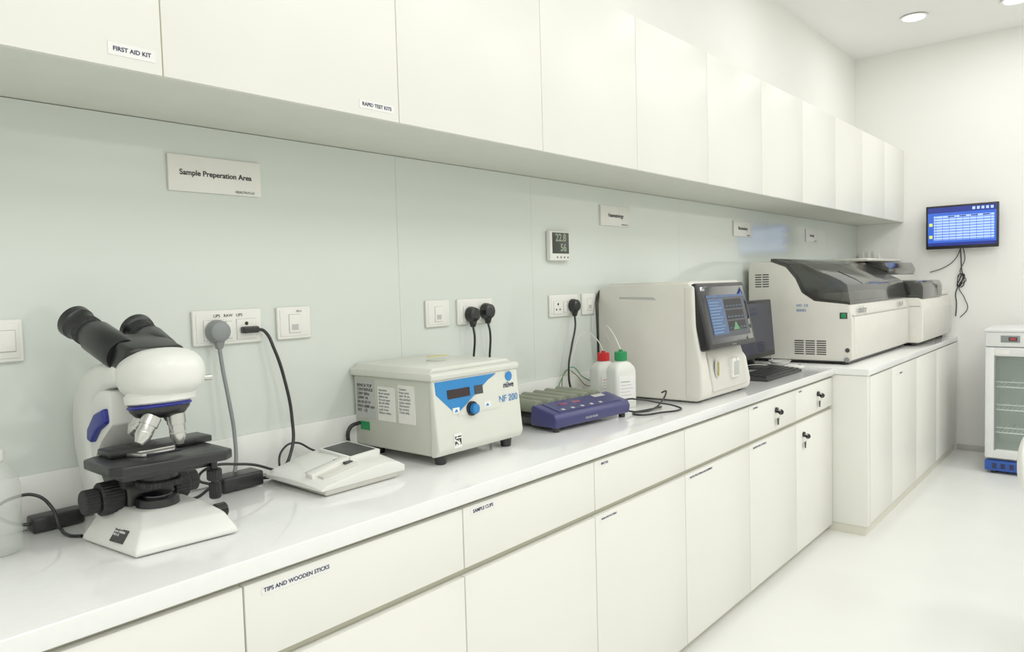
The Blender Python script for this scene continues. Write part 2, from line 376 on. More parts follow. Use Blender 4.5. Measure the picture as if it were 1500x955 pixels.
def objective(i,p,d,L,band):
    p=Vector(p); d=Vector(d).normalized()
    lathe('objective_%d'%i,[(.013,0),(.018,.001),(.018,L*.35),(.0155,L*.36),(.0155,L*.75),(.009,L),(.006,L)],p,d,M_silver)
    lathe('objective_band_%d'%i,[(.0157,0),(.0160,.001),(.0160,.0028),(.0157,.0035)],p+d*L*.6,d,band)
objective(1,(ax+.020,1.480,1.157),(.05,-.05,-1),.064,M_lgrey)
objective(2,(ax-.026,1.478,1.157),(-.62,-.12,-1),.058,M_silver)
objective(3,(ax-.018,1.525,1.157),(-.5,.6,-1),.052,M_silver)
objective(4,(ax+.03,1.525,1.157),(.6,.5,-1),.050,M_silver)
ellip('head_cover',(ax+.006,1.505,1.236),(.074,.096,.052),M_mwhite,rot=(math.radians(-6),0,0),pw=.8)
lathe('head_collar',[(.054,0),(.066,.004),(.067,.018),(.06,.026)],(ax+.002,1.500,1.178),(0,.1,1),M_mwhite)
cyl('tube_lock_screw',(ax+.068,1.47,1.222),(ax+.092,1.462,1.222),.006,M_silver,seg=16)
hexa('binocular_body',[(.602,1.540,1.240),(.738,1.540,1.240),(.728,1.635,1.262),(.596,1.635,1.262)],[(.612,1.505,1.288),(.726,1.505,1.288),(.718,1.618,1.318),(.598,1.618,1.318)],M_black,.014,4)
for i,(b0,t0) in enumerate((((.625,1.575,1.275),(.592,1.720,1.342)),((.708,1.575,1.268),(.704,1.690,1.320)))):
    b0=Vector(b0);t0=Vector(t0);d=(t0-b0).normalized();L=(t0-b0).length
    lathe('ocular_tube_%d'%i,[(.034,0),(.036,.01),(.035,L*.55),(.029,L*.62),(.029,L*.78)],b0,d,M_black)
    ribbed('diopter_ring_%d'%i,b0+d*L*.68,b0+d*L*.80,.032,M_blackm,36)
    lathe('eyepiece_%d'%i,[(.027,0),(.029,.002),(.031,L*.12),(.035,L*.15),(.036,L*.25),(.033,L*.27),(.026,L*.25),(.018,L*.22)],b0+d*L*.78,d,M_black)
    cyl('eye_lens_%d'%i,b0+d*L*1.0,b0+d*L*1.008,.017,M_lens)
end()
grp('power_adapter',(.96,1.735,.92))
box('brick',.895,1.005,1.705,1.765,.902,.940,M_black,.006,3)
tube('lead_1',[(.90,1.735,.92),(.87,1.73,.93),(.84,1.72,.95),(.85,1.70,.975),(.93,1.69,.972),(1.02,1.71,.94),(1.07,1.73,.908),(1.03,1.76,.906)],.0035,M_black)
tube('lead_2',[(.90,1.735,.925),(.87,1.735,.915),(.84,1.72,.908),(.80,1.70,.91)],.004,M_black)
end()
grp('power_adapter',(.545,1.775,.915))
box('brick',.50,.60,1.755,1.800,.902,.934,M_black,.005,3)
tube('lead_1',[(.50,1.78,.918),(.475,1.785,.925),(.44,1.79,.95),(.39,1.79,.975),(.36,1.79,.985)],.0035,M_black)
tube('lead_2',[(.60,1.77,.918),(.64,1.775,.94),(.69,1.78,.945),(.75,1.78,.93),(.80,1.76,.91)],.005,M_grey)
end()
grp('power_cable',(.52,1.72,.92))
tube('cord',[(.43,1.79,.96),(.47,1.765,.985),(.505,1.75,.985),(.53,1.735,.955),(.535,1.71,.915),(.54,1.68,.9045),(.555,1.65,.9045)],.0035,M_black)
end()
# ---------------------------------------------------------------- squeeze bottle
bx,by=.421,1.69
grp('squeeze_bottle',(bx,by,.9))
lathe('body',[(.036,0),(.041,.004),(.042,.02),(.0405,.06),(.042,.10),(.042,.13),(.038,.152),(.026,.170),(.016,.178),(.016,.186)],(bx,by,.9005),(0,0,1),M_bot2)
lathe('liquid',[(.036,.004),(.039,.02),(.038,.06),(.039,.08)],(bx,by,.9005),(0,0,1),M_bot2)
lathe('cap',[(.019,0),(.019,.018),(.008,.024),(.006,.03)],(bx,by,1.083),(0,0,1),M_plate)
tube('spout',[(bx,by,1.11),(bx-.002,by+.005,1.15),(bx-.03,by+.02,1.17),(bx-.07,by+.04,1.16)],.003,M_plate)
end()
# ---------------------------------------------------------------- urine analyser
grp('urine_analyser',(1.14,1.59,.9))
hexa('base_shell',[(1.03,1.475,.9015),(1.255,1.475,.9015),(1.275,1.70,.9015),(1.04,1.725,.9015)],[(1.022,1.468,.918),(1.262,1.468,.922),(1.28,1.705,.93),(1.035,1.73,.926)],M_ana2,.005,3)
def shell(n,secs,m):
    y0,y1=1.466,1.712; ny=6; v=[];fc=[];k=ny+3
    for x,zf,zb in secs:
        row=[(x,y0,.917)]
        for j in range(ny+1):
            t=j/ny; z=zf+(zb-zf)*t+.006*math.sin(math.pi*t); row.append((x,y0+(y1-y0)*t,z))
        row.append((x,y1,.917)); v+=row
    for i in range(len(secs)-1):
        for j in range(k): fc.append((i*k+j,i*k+(j+1)%k,(i+1)*k+(j+1)%k,(i+1)*k+j))
    fc.append(tuple(range(k))); fc.append(tuple(range((len(secs)-1)*k,len(secs)*k)))
    return mk(n,v,fc,m,.004,3)
shell('shell',[(1.012,.921,.926),(1.03,.929,.934),(1.07,.934,.942),(1.12,.941,.952),(1.17,.947,.960),(1.215,.949,.964),(1.25,.944,.962),(1.272,.932,.952)],M_mwhite)
def uq(n,x0,x1,y0,y1,z0,dzx,dzy,h,m,bev=.0006):
    g=lambda x,y:z0+(x-x0)*dzx+(y-y0)*dzy
    P4=((x0,y0),(x1,y0),(x1,y1),(x0,y1))
    hexa(n,[(x,y,g(x,y)-.01) for x,y in P4],[(x,y,g(x,y)+h) for x,y in P4],m,bev)
uq('display_bezel',1.158,1.256,1.546,1.688,.958,.05,.045,.004,M_mwhite,.002)
uq('display',1.166,1.248,1.556,1.676,.9605,.05,.045,.0035,M_dark)
uq('tray_surround',1.045,1.150,1.505,1.585,.936,.17,.02,.005,M_ana2,.002)
uq('strip_tray',1.030,1.142,1.530,1.558,.936,.20,.0,.010,M_plate,.002)
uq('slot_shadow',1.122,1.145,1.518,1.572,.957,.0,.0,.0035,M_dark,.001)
tube('cable',[(1.22,1.705,.93),(1.19,1.76,.95),(1.15,1.78,.975),(1.11,1.78,.965),(1.09,1.77,.93),(1.09,1.75,.906)],.003,M_black)
end()
# ---------------------------------------------------------------- centrifuge
grp('centrifuge',(1.565,1.63,.9))
cx0,cx1=1.383,1.737; CB=1.818
for i,(x,y) in enumerate(((1.42,1.485),(1.70,1.485),(1.42,1.75),(1.70,1.75))): cyl('foot_%d'%i,(x,y,.9005),(x,y,.928),.016,M_black,r1=.019)
hexa('chassis',[(cx0,1.475,.926),(cx1,1.475,.926),(cx1,CB-.004,.926),(cx0,CB-.004,.926)],[(cx0-.002,1.475,1.142),(cx1-.004,1.475,1.142),(cx1-.004,CB-.004,1.142),(cx0-.002,CB-.004,1.142)],M_cf,.008,3)
prism('front_fascia',[(1.480,.924),(1.455,.930),(1.446,.948),(1.452,1.00),(1.462,1.10),(1.468,1.146),(1.480,1.150)],'x',cx0-.004,cx1+.004,M_cf2,.006,4)
prism('lid_rim',[(1.462,1.138),(1.458,1.154),(1.468,1.160),(CB-.002,1.160),(CB,1.138)],'x',cx0-.012,cx1+.006,M_cf2,.004,3)
prism('lid',[(cx0-.004,1.159),(cx0+.008,1.172),(cx1-.03,1.172),(cx1-.012,1.159)],'y',1.475,CB-.006,M_cf2,.004,3)
lathe('viewing_port',[(.03,0),(.032,.002),(.03,.004)],(1.565,1.64,1.1715),(0,0,1),M_cf)
hexa('yellow_sticker',[(1.63,1.740,1.171),(1.70,1.725,1.171),(1.70,1.738,1.171),(1.63,1.753,1.171)],[(1.63,1.740,1.1735),(1.70,1.725,1.1735),(1.70,1.738,1.1735),(1.63,1.753,1.1735)],M_yel)
def fy(z): return 1.452+(z-1.0)/.1*.010 -.0012
def fq(n,pts,m,off=.0):
    v=[(x,fy(z)-off,z) for x,z in pts]+[(x,fy(z)-off+.0022,z) for x,z in pts]; k=len(pts)
    mk(n,v,[tuple(range(k)),tuple(range(2*k-1,k-1,-1))]+[(i,(i+1)%k,k+(i+1)%k,k+i) for i in range(k)],m)
fq('blue_graphic',[(1.388,1.134),(1.640,1.134),(1.60,1.118),(1.475,1.045),(1.455,1.040),(1.388,1.100)],M_cfblue)
fq('control_panel',[(1.462,1.032),(1.640,1.032),(1.662,1.056),(1.662,1.124),(1.635,1.130),(1.60,1.117)],M_cf2,.0006)
fq('display',[(1.430,1.083),(1.520,1.083),(1.520,1.108),(1.430,1.108)],M_disp,.0016)
fq('display_2',[(1.541,1.083),(1.575,1.083),(1.575,1.108),(1.541,1.108)],M_dark,.0016)
for i,x in enumerate((1.445,1.575)):
    fq('button_%d'%i,[(x,1.040),(x+.026,1.040),(x+.026,1.056),(x,1.056)],M_lab,.0018)
    fq('button_mark_%d'%i,[(x+.004,1.044),(x+.020,1.044),(x+.014,1.053)],M_cfblue,.0022)
cyl('selector_skirt',(1.520,fy(1.05),1.046),(1.520,fy(1.05)-.008,1.046),.021,M_black)
ribbed('selector_knob',(1.520,fy(1.05)-.006,1.046),(1.520,fy(1.05)-.024,1.046),.015,M_cfblue,16)
text('model_print','NF 200',(1.640,fy(1.05)-.0008,1.054),.0290,M_cfblue)
text('maker_print','nüve',(1.668,fy(1.10)-.0008,1.094),.0250,M_ink,bold=True)
lathe('maker_ring',[(.010,0),(.015,.0005),(.015,.001),(.010,.0015)],(1.696,fy(1.12)+.0002,1.119),(0,-1,0),M_cfblue,32)
box('qr_card',1.438,1.468,fy(.96)-.0012,fy(.96)+.003,.945,.985,M_lab)
for i in range(7):
    for j in range(7):
        if random.random()<.55 or (i in(0,6) and j in (0,6)):
            box('qr_%d_%d'%(i,j),1.4405+i*.0036,1.4405+(i+1)*.0036,fy(.96)-.0016,fy(.96)-.001,.953+j*.0036,.953+(j+1)*.0036,M_inkb)
def side(n,y0,y1,z0,z1,m,off=.0015): box(n,cx0-.0015-off,cx0+.001,y0,y1,z0,z1,m)
side('rating_plate',1.715,1.800,1.01,1.128,M_lgrey)
text('rating_print','BENCH TOP\nCENTRIFUGE\n230V 50Hz\n230W 1A\nSN 02-0114\nMAX 6000 rpm\nIVD   CE',(cx0-.0036,1.795,1.115),.0125,M_inkb,face='-x').data.align_y='TOP'
side('warning_plate',1.625,1.70,1.01,1.11,M_sign)
text('warning_print','Attention\nRead manual\nbefore use.\nDo not open\nthe lid while\nrotor turns.\nLock rotor.\nBalance tubes.',(cx0-.0036,1.695,1.105),.0095,M_grey,face='-x').data.align_y='TOP'
side('warning_plate_2',1.54,1.61,1.01,1.12,M_sign)
text('warning_print_2','Caution\nKeep vents\nclear 30 cm.\nUse earthed\nmains outlet.\nDisconnect\nfor service.\nClean daily.',(cx0-.0036,1.605,1.113),.0095,M_grey,face='-x').data.align_y='TOP'
side('green_tag',1.745,1.785,.975,1.0,M_green)
end()
grp('power_cable',(1.35,1.8,.95))
tube('cord',[(1.378,1.785,.995),(1.345,1.79,.985),(1.335,1.79,.95),(1.345,1.785,.92),(1.372,1.78,.906)],.006,M_black)
end()
# ---------------------------------------------------------------- roller mixer
grp('tube_roller_mixer',(2.1,1.63,.9))
RX=Matrix.Translation((1.930,1.462,0))@Matrix.Rotation(math.radians(-5.5),4,'Z')@Matrix.Translation((-1.93,-1.455,0))
XF[0]=RX
box('chassis',1.955,2.31,1.56,1.77,.912,.935,M_dark,.004)
box('rear_support',1.945,2.32,1.768,1.782,.905,.980,M_dark,.004)
for i in range(6):
    x=1.972+i*.0625
    cyl('roller_%d'%i,(x,1.57,.972),(x,1.770,.972),.0225,M_roller,seg=28)
prism('control_housing',[(1.458,.915),(1.453,.945),(1.463,.962),(1.560,.985),(1.572,.980),(1.575,.915)],'x',1.93,2.335,M_purple,.008,4)
zz=lambda y:.9640+(y-1.463)*.232
def pp(n,x0,x1,y0,y1,m,h=.0012):
    hexa(n,[(x0,y0,zz(y0)-.004),(x1,y0,zz(y0)-.004),(x1,y1,zz(y1)-.004),(x0,y1,zz(y1)-.004)],[(x0,y0,zz(y0)+h),(x1,y0,zz(y0)+h),(x1,y1,zz(y1)+h),(x0,y1,zz(y1)+h)],m)
M_dred=mat('led_red_dark',(130,50,90),.2)
pp('control_panel',1.965,2.30,1.470,1.553,M_purple2,.0008)
pp('display_1',2.02,2.06,1.515,1.530,M_dred,.002); pp('display_2',2.09,2.13,1.515,1.530,M_dred,.002)
for i in range(5): pp('key_%d'%i,1.99+i*.05,2.004+i*.05,1.478,1.488,M_lgrey,.002)
pp('name_tag',2.22,2.28,1.528,1.548,M_lgrey,.002)
text('print','ROLLER MIXER',(2.08,1.4535,.932),.010,M_lgrey)
for i,(x,y) in enumerate(((1.95,1.475),(2.31,1.475),(1.97,1.75),(2.29,1.75))): cyl('foot_%d'%i,(x,y,.9005),(x,y,.917),.012,M_black,seg=20)
XF[0]=Matrix.Identity(4)
tube('cable',[(2.32,1.47,.935),(2.36,1.46,.955),(2.42,1.43,.95),(2.50,1.40,.93),(2.58,1.36,.906),(2.55,1.33,.904),(2.44,1.36,.904),(2.36,1.40,.904),(2.38,1.44,.904),(2.47,1.43,.904),(2.56,1.42,.904)],.0035,M_black)
tube('cable_2',[(2.32,1.49,.93),(2.35,1.47,.92),(2.40,1.44,.906),(2.47,1.41,.908),(2.55,1.41,.93),(2.60,1.42,.96),(2.62,1.45,.95)],.0035,M_black)
end()
# ---------------------------------------------------------------- reagent bottles
def bottle(cx,cy,h,cap,rot):
    grp('reagent_bottle',(cx,cy,.9))
    XF[0]=Matrix.Translation((cx,cy,.9005))@Matrix.Rotation(rot,4,'Z')
    w,d=.052,.036
    def ring(w,d,z,r): 
        pts=[]
        for sx,sy,a0 in ((1,1,0),(-1,1,90),(-1,-1,180),(1,-1,270)):
            for k in range(5):
                t=math.radians(a0+k*22.5); pts.append((sx*(w-r)+r*math.cos(t),sy*(d-r)+r*math.sin(t),z))
        return pts
    lv=[ring(w*.94,d*.94,0,.012),ring(w,d,.006,.014),ring(w,d,h*.70,.014),ring(w*.93,d*.93,h*.78,.016),ring(w*.70,d*.75,h*.86,.02),ring(.020,.020,h*.90,.0199),ring(.020,.020,h*.93,.0199)]
    v=[p for l in lv for p in l]; n=20; fc=[tuple(range(n)),tuple(range((len(lv)-1)*n,len(lv)*n))]
    for j in range(len(lv)-1):
        for i in range(n): fc.append((j*n+i,j*n+(i+1)%n,(j+1)*n+(i+1)%n,(j+1)*n+i))
    mk('body',v,fc,M_bot,smooth=True)
    ribbed('cap',(0,0,h*.90),(0,0,h*1.08),.025,cap,24)
    cyl('cap_port',(0,0,h*1.08),(0,0,h*1.12),.008,cap,seg=16)
    box('label',-.038,.038,-d-.0012,-d+.004,h*.12,h*.62,M_lab)
    for i in range(6): box('label_line_%d'%i,-.032,.03-.008*(i%3),-d-.0018,-d-.0008,h*(.18+.065*i),h*(.19+.065*i),M_lgrey if i<5 else cap)
    end()
bottle(2.575,1.695,.19,M_red,-.35); bottle(2.497,1.562,.205,M_green,-.35)
grp('reagent_tubing',(2.6,1.75,1.0))
tube('tube_red',[(2.575,1.695,1.115),(2.56,1.72,1.165),(2.55,1.77,1.19),(2.50,1.79,1.12),(2.47,1.79,1.0),(2.52,1.80,.95),(2.62,1.78,1.0),(2.71,1.70,1.05)],.002,M_bot)
tube('tube_green',[(2.497,1.562,1.13),(2.50,1.59,1.18),(2.55,1.66,1.22),(2.63,1.72,1.19),(2.705,1.74,1.13)],.002,M_bot)
M_amb=mat('tube_amber',(160,140,100),.3,alpha=.7)
tube('tube_waste',[(2.44,1.80,.93),(2.41,1.79,1.0),(2.44,1.79,1.04),(2.50,1.79,1.02),(2.58,1.78,.96),(2.69,1.76,.98)],.0025,M_amb)
tube('tube_waste_2',[(2.43,1.80,.92),(2.40,1.80,.97),(2.42,1.79,1.02),(2.48,1.79,1.05),(2.56,1.79,1.0),(2.66,1.76,.95)],.002,M_green)
end()
# ---------------------------------------------------------------- haematology analyser
grp('haematology_analyser',(2.94,1.56,.9))
hx0,hx1=2.715,3.21
prism('main_body',[(1.345,.906),(1.330,.918),(1.326,.95),(1.345,1.05),(1.385,1.10),(1.375,1.30),(1.362,1.375),(1.375,1.388),(1.765,1.385),(1.803,1.365),(1.812,1.30),(1.812,.906)],'x',hx0,hx1,M_ana,.014,4)
prism('top_cover',[(1.37,1.380),(1.375,1.392),(1.76,1.390),(1.79,1.376)],'x',hx0+.02,hx1-.02,M_ana2,.005,3)
for i,(x,y) in enumerate(((2.76,1.37),(3.16,1.37),(2.76,1.74),(3.16,1.74))): cyl('foot_%d'%i,(x,y,.9005),(x,y,.912),.018,M_black,seg=20)
prism('front_left_cheek',[(1.330,.910),(1.316,.935),(1.320,1.05),(1.346,1.20),(1.350,1.375),(1.40,1.375),(1.40,.910)],'x',hx0-.003,hx0+.060,M_ana,.014,4)
prism('front_door',[(1.318,.935),(1.336,1.060),(1.350,1.105),(1.37,1.105),(1.36,.935)],'x',hx0+.10,hx1-.05,M_ana2,.006,3)
ellip('start_key',(2.860,1.324,1.03),(.020,.006,.042),M_silver)
box('status_light',2.857,2.865,1.316,1.321,1.00,1.055,mat('status_amber',(180,170,84),.3))
box('probe_bay',2.990,3.060,1.312,1.352,.975,1.060,M_plate,.006)
box('probe_bay_recess',3.0,3.05,1.310,1.318,.985,1.045,M_lgrey,.002)
cyl('probe',(3.025,1.312,1.06),(3.025,1.312,1.00),.002,M_silver,seg=12)
T0=Vector((hx0+.005,1.345,1.385)); tilt=math.atan2(.060,.275)
XF[0]=Matrix.Translation(T0)@Matrix.Rotation(-tilt,4,'X')
SW=.462;SH=.275
box('screen_housing',0,SW,0,.045,-SH,0,M_black,.010,4)
box('screen_glass',.022,SW-.022,-.0012,.002,-SH+.020,-.018,M_lens,.001)
box('screen_panel',.055,SW-.045,-.0022,-.0008,-SH+.042,-.055,M_scr_dark)
box('screen_title',.055,SW-.045,-.0032,-.002,-.065,-.055,M_scr_blue)
box('screen_menu',.060,.20,-.0032,-.002,-SH+.055,-.070,M_scr_blue)
M_row=mat('screen_text',(84,126,166),.2,emit=.35)
for i in range(11): box('screen_row_%d'%i,.066,.15+.04*((i*7)%3)/3,-.0038,-.003,-SH+.063+i*.0125,-SH+.066+i*.0125,M_row)
for i in range(3):
    box('plot_frame_%d'%i,.215,.385,-.0030,-.002,-.115-.047*i,-.075-.047*i,M_inkb)
    for k in range(5): box('plot_grid_%d_%d'%(i,k),.222+.034*k,.240+.034*k,-.0034,-.0028,-.105-.047*i,-.103-.047*i,M_row)
pts=[(.245,-.207)]+[(.245+.008*i,-.207+.034*math.exp(-((i-5)/2.4)**2)) for i in range(14)]+[(.245+.008*13,-.207)]
prism('screen_histogram',[(p[0],p[1]) for p in pts],'y',-.0036,-.002,M_scr_green)
text('maker_print','mindray',(SW/2,-.0016,-SH+.010),.012,M_grey,align='CENTER')
text('clock','10:21',(.03,-.0016,-.030),.014,M_lab)
XF[0]=Matrix.Identity(4)
hexa('side_grip_slot',[(hx0-.001,1.52,1.318),(hx0+.004,1.52,1.318),(hx0+.004,1.70,1.325),(hx0-.001,1.70,1.325)],[(hx0-.001,1.535,1.330),(hx0+.004,1.535,1.330),(hx0+.004,1.70,1.333),(hx0-.001,1.70,1.333)],M_lgrey,.0005,1)
end()
# ---------------------------------------------------------------- computer
grp('computer_monitor',(4.0,1.6,.9))
cyl('base',(4.0,1.63,.9005),(4.0,1.63,.912),.11,M_black,seg=48)
box('stand',3.97,4.03,1.64,1.67,.91,1.12,M_black,.006)
hexa('housing',[(3.72,1.600,.955),(4.235,1.600,.955),(4.235,1.635,.955),(3.72,1.635,.955)],[(3.72,1.625,1.275),(4.235,1.625,1.275),(4.235,1.655,1.275),(3.72,1.655,1.275)],M_black,.006,3)
hexa('screen',[(3.74,1.599,.985),(4.215,1.599,.985),(4.215,1.604,.985),(3.74,1.604,.985)],[(3.74,1.6215,1.258),(4.215,1.6215,1.258),(4.215,1.626,1.258),(3.74,1.626,1.258)],mat('monitor_screen',(36,38,56),.12,emit=.15,var=.05))
end()
grp('computer_keyboard',(3.7,1.42,.9))
prism('tray',[(1.345,.9005),(1.345,.914),(1.49,.926),(1.49,.9005)],'x',3.46,3.93,M_key,.003)
for r in range(5):
    for k in range(15):
        x=3.472+k*.030; y=1.356+r*.026; z=.9155+(r*.026)*.08
        box('key_%d_%d'%(r,k),x,x+.026,y,y+.022,z-.002,z+.006,M_black)
end()
grp('computer_mouse',(4.03,1.42,.9))
ellip('body',(4.03,1.42,.913),(.032,.055,.0125),M_plate,pw=.9); box('wheel',4.026,4.034,1.385,1.40,.918,.926,M_dark)
tube('cord',[(4.03,1.47,.912),(4.06,1.53,.905),(4.02,1.60,.916),(3.9,1.66,.916),(3.8,1.72,.906)],.002,M_plate)
end()
grp('cable_bundle',(4.1,1.5,.92))
for i in range(5):
    pts=[]
    for k in range(9):
        t=k/8*2*math.pi+i; pts.append((4.14+.07*math.cos(t)*(.6+.1*i),1.54+.06*math.sin(t)*(.6+.08*i),.905+.006*i+.002*math.sin(2*t+i)))
    tube('loop_%d'%i,pts,.003,M_plate if i%2 else M_lgrey)
tube('drop',[(4.2,1.60,.92),(4.19,1.68,1.05),(4.22,1.76,1.03),(4.23,1.79,.95)],.003,M_lgrey)
end()
# ---------------------------------------------------------------- chemistry analyser
grp('chemistry_analyser',(4.9,1.5,.9))
ax0,ax1=4.30,5.60; Fy=1.195
prism('body',[(Fy+.02,.922),(Fy,.935),(Fy+.002,1.15),(Fy+.015,1.235),(Fy+.03,1.243),(1.40,1.262),(1.47,1.31),(1.505,1.39),(1.56,1.46),(1.64,1.492),(1.77,1.492),(1.785,1.47),(1.785,.922)],'x',ax0,ax1,M_ana,.010,4)
prism('lid',[(Fy+.012,1.240),(Fy+.030,1.350),(Fy+.06,1.372),(1.36,1.425),(1.47,1.478),(1.56,1.505),(1.64,1.512),(1.655,1.495),(1.56,1.465),(1.502,1.395),(1.468,1.315),(1.40,1.266)],'x',ax0+.006,ax1-.01,M_smoke,.006,3)
prism('lid_frame_left',[(Fy+.012,1.240),(1.40,1.262),(1.47,1.31),(1.505,1.39),(1.56,1.46),(1.65,1.495),(1.645,1.512),(1.55,1.480),(1.49,1.40),(1.455,1.325),(1.39,1.278),(Fy+.014,1.252)],'x',ax0+.001,ax0+.012,M_smoke2)
prism('lid_ridge',[(Fy+.028,1.350),(Fy+.036,1.358),(Fy+.062,1.376),(1.36,1.430),(1.36,1.424),(Fy+.062,1.370)],'x',ax0+.30,ax0+.312,M_smoke2)
for i in range(3):
    box('deck_module_%d'%i,ax0+.15+.36*i,ax0+.40+.36*i,Fy+.10,1.40,1.25,1.30,M_ana2,.01)
box('front_door',ax0+.03,ax1-.03,Fy-.004,Fy+.01,.95,1.17,M_ana,.004)
box('front_band',ax0+.01,ax1-.01,Fy-.002,Fy+.012,1.176,1.182,M_ana2)
text('maker_print','mindray',(ax0+.10,Fy-.002,1.205),.052,M_grey,bold=True)
text('model_print','BS-240',(ax1-.28,Fy-.002,1.205),.040,M_grey,bold=True)
def sd(n,y0,y1,z0,z1,m,off=.0015,bev=0): box(n,ax0-off,ax0+.004,y0,y1,z0,z1,m,bev)
for j in range(6):
    for k in range(2): sd('upper_vent_%d_%d'%(j,k),1.705-.045*k,1.742-.045*k,1.345+j*.014,1.351+j*.014,M_dark)
for j in range(7):
    for k in range(3): sd('lower_vent_%d_%d'%(j,k),1.46-.062*k-.0,1.512-.062*k,.955+j*.0125,.961+j*.0125,M_dark)
sd('power_switch',1.222,1.262,1.16,1.195,M_dark,.003,.001); sd('power_rocker',1.230,1.254,1.166,1.189,M_green,.005,.001)
cyl('inlet',(ax0,1.222,.985),(ax0-.004,1.222,.985),.012,M_dark,seg=20); cyl('foot_knob',(ax0+.01,1.225,.932),(ax0-.008,1.225,.932),.014,M_grey,seg=20)
text('side_note','IVD  CE',(ax0-.002,1.50,1.235),.020,M_cfblue,face='-x'); text('side_note_2','SERIES',(ax0-.002,1.50,1.207),.020,M_cfblue,face='-x')
for i,(x,y) in enumerate(((ax0+.06,Fy+.06),(ax1-.06,Fy+.06),(ax0+.06,1.73),(ax1-.06,1.73))): cyl('foot_%d'%i,(x,y,.9025),(x,y,.925),.025,M_black,seg=20)
box('base_plinth',ax0+.03,ax1-.03,Fy+.03,1.76,.910,.925,M_dark)
end()
# ---------------------------------------------------------------- immunoassay analyser
grp('immunoassay_analyser',(6.1,1.45,.9))
bx0,bx1=5.63,6.64
prism('body',[(1.14,.925),(1.115,.94),(1.112,1.17),(1.125,1.225),(1.15,1.235),(1.785,1.24),(1.785,.925)],'x',bx0,bx1,M_ana,.010,4)
box('tower',bx0+.02,6.56,1.50,1.78,1.235,1.49,M_ana,.02,4)
box('tower_lid',bx0-.01,6.60,1.46,1.79,1.500,1.522,M_ana,.008,3)
prism('tower_smoked_lid',[(1.36,1.40),(1.35,1.44),(1.375,1.490),(1.51,1.500),(1.51,1.40)],'x',5.74,6.56,M_smoke2,.008,3)
box('tower_shelf',5.70,6.58,1.36,1.52,1.235,1.40,M_ana2,.008)
prism('front_smoked_lid',[(1.118,1.228),(1.118,1.315),(1.135,1.352),(1.34,1.358),(1.355,1.235)],'x',bx0+.02,6.30,M_smoke2,.010,3)
box('reagent_cover',6.32,6.62,1.13,1.35,1.235,1.262,M_ana,.008,3)
box('front_door',bx0+.03,bx1-.03,1.108,1.118,.95,1.15,M_ana2,.003)
box('side_door_seam',bx0-.001,bx0+.003,1.13,1.76,1.175,1.179,M_grey)
for i,(x,y) in enumerate(((bx0+.06,1.19),(bx1-.06,1.19),(bx0+.06,1.73),(bx1-.06,1.73))): cyl('foot_%d'%i,(x,y,.9025),(x,y,.928),.025,M_black,seg=20)
end()
grp('switch_box',(6.66,1.73,1.56))
box('case',6.645,6.681,1.64,1.80,1.530,1.580,M_plate,.004)
for i in range(3): box('module_%d'%i,6.640,6.650,1.665+.045*i,1.69+.045*i,1.54,1.60,M_plate,.003)
end()
# ---------------------------------------------------------------- wall monitor
grp('television',(6.62,1.04,1.76))
ty0,ty1,tz0,tz1=.800,1.285,1.588,1.925
box('housing',6.598,6.630,ty0,ty1,tz0,tz1,M_black,.005,3)
box('wall_bracket',6.628,6.682,.96,1.12,1.68,1.83,M_black,.003)
xs=6.5975
def tq(n,u0,u1,v0,v1,m,o=0):
    W=ty1-ty0-.03; Hh=tz1-tz0-.04
    box(n,xs-.001-o,xs+.001,ty1-.015-u1*W,ty1-.015-u0*W,tz0+.025+v0*Hh,tz0+.025+v1*Hh,m)
tq('screen',0,1,0,1,M_tvb); tq('title_bar',0,1,.86,1,M_tvn,.0006); tq('status_bar',0,1,0,.08,M_tvn,.0006)
for i in range(5): tq('icon_%d'%i,.66+.065*i,.70+.065*i,.90,.97,M_tvw,.0012)
tq('table',.09,.97,.14,.78,M_tvw,.0006)
for i in range(9): tq('row_%d'%i,.09,.97,.148+i*.07,.166+i*.07,M_tvb,.0012)
for i in range(9): tq('column_%d'%i,.12+i*.1,.125+i*.1,.14,.78,M_tvb,.0014)
for i in range(4): tq('header_%d'%i,.3+.17*i,.4+.17*i,.74,.77,M_tvn,.0014)
tq('marker_1',.02,.07,.52,.60,M_tvy,.001); tq('marker_2',.02,.07,.20,.28,M_tvy,.001)
end()
grp('television_cable',(6.66,1.05,1.4))
tube('cord_1',[(6.66,1.06,1.60),(6.67,1.055,1.52),(6.67,1.05,1.42),(6.665,1.04,1.36),(6.67,1.07,1.30),(6.67,1.09,1.24),(6.672,1.085,1.16),(6.672,1.09,1.06)],.004,M_black)
tube('cord_2',[(6.66,1.05,1.60),(6.67,1.10,1.50),(6.672,1.18,1.44),(6.672,1.27,1.41)],.003,M_black)
tube('cord_3',[(6.66,1.04,1.60),(6.67,1.03,1.50),(6.665,1.06,1.40),(6.665,1.02,1.34),(6.665,1.065,1.30),(6.67,1.03,1.20),(6.67,1.01,1.12),(6.672,1.06,1.05)],.003,M_black)
for i in range(4): tube('coil_%d'%i,[(6.665,1.055+.022*math.cos(t*math.pi/3+i),1.34+.055*math.sin(t*math.pi/3)) for t in range(8)],.003,M_black)
end()
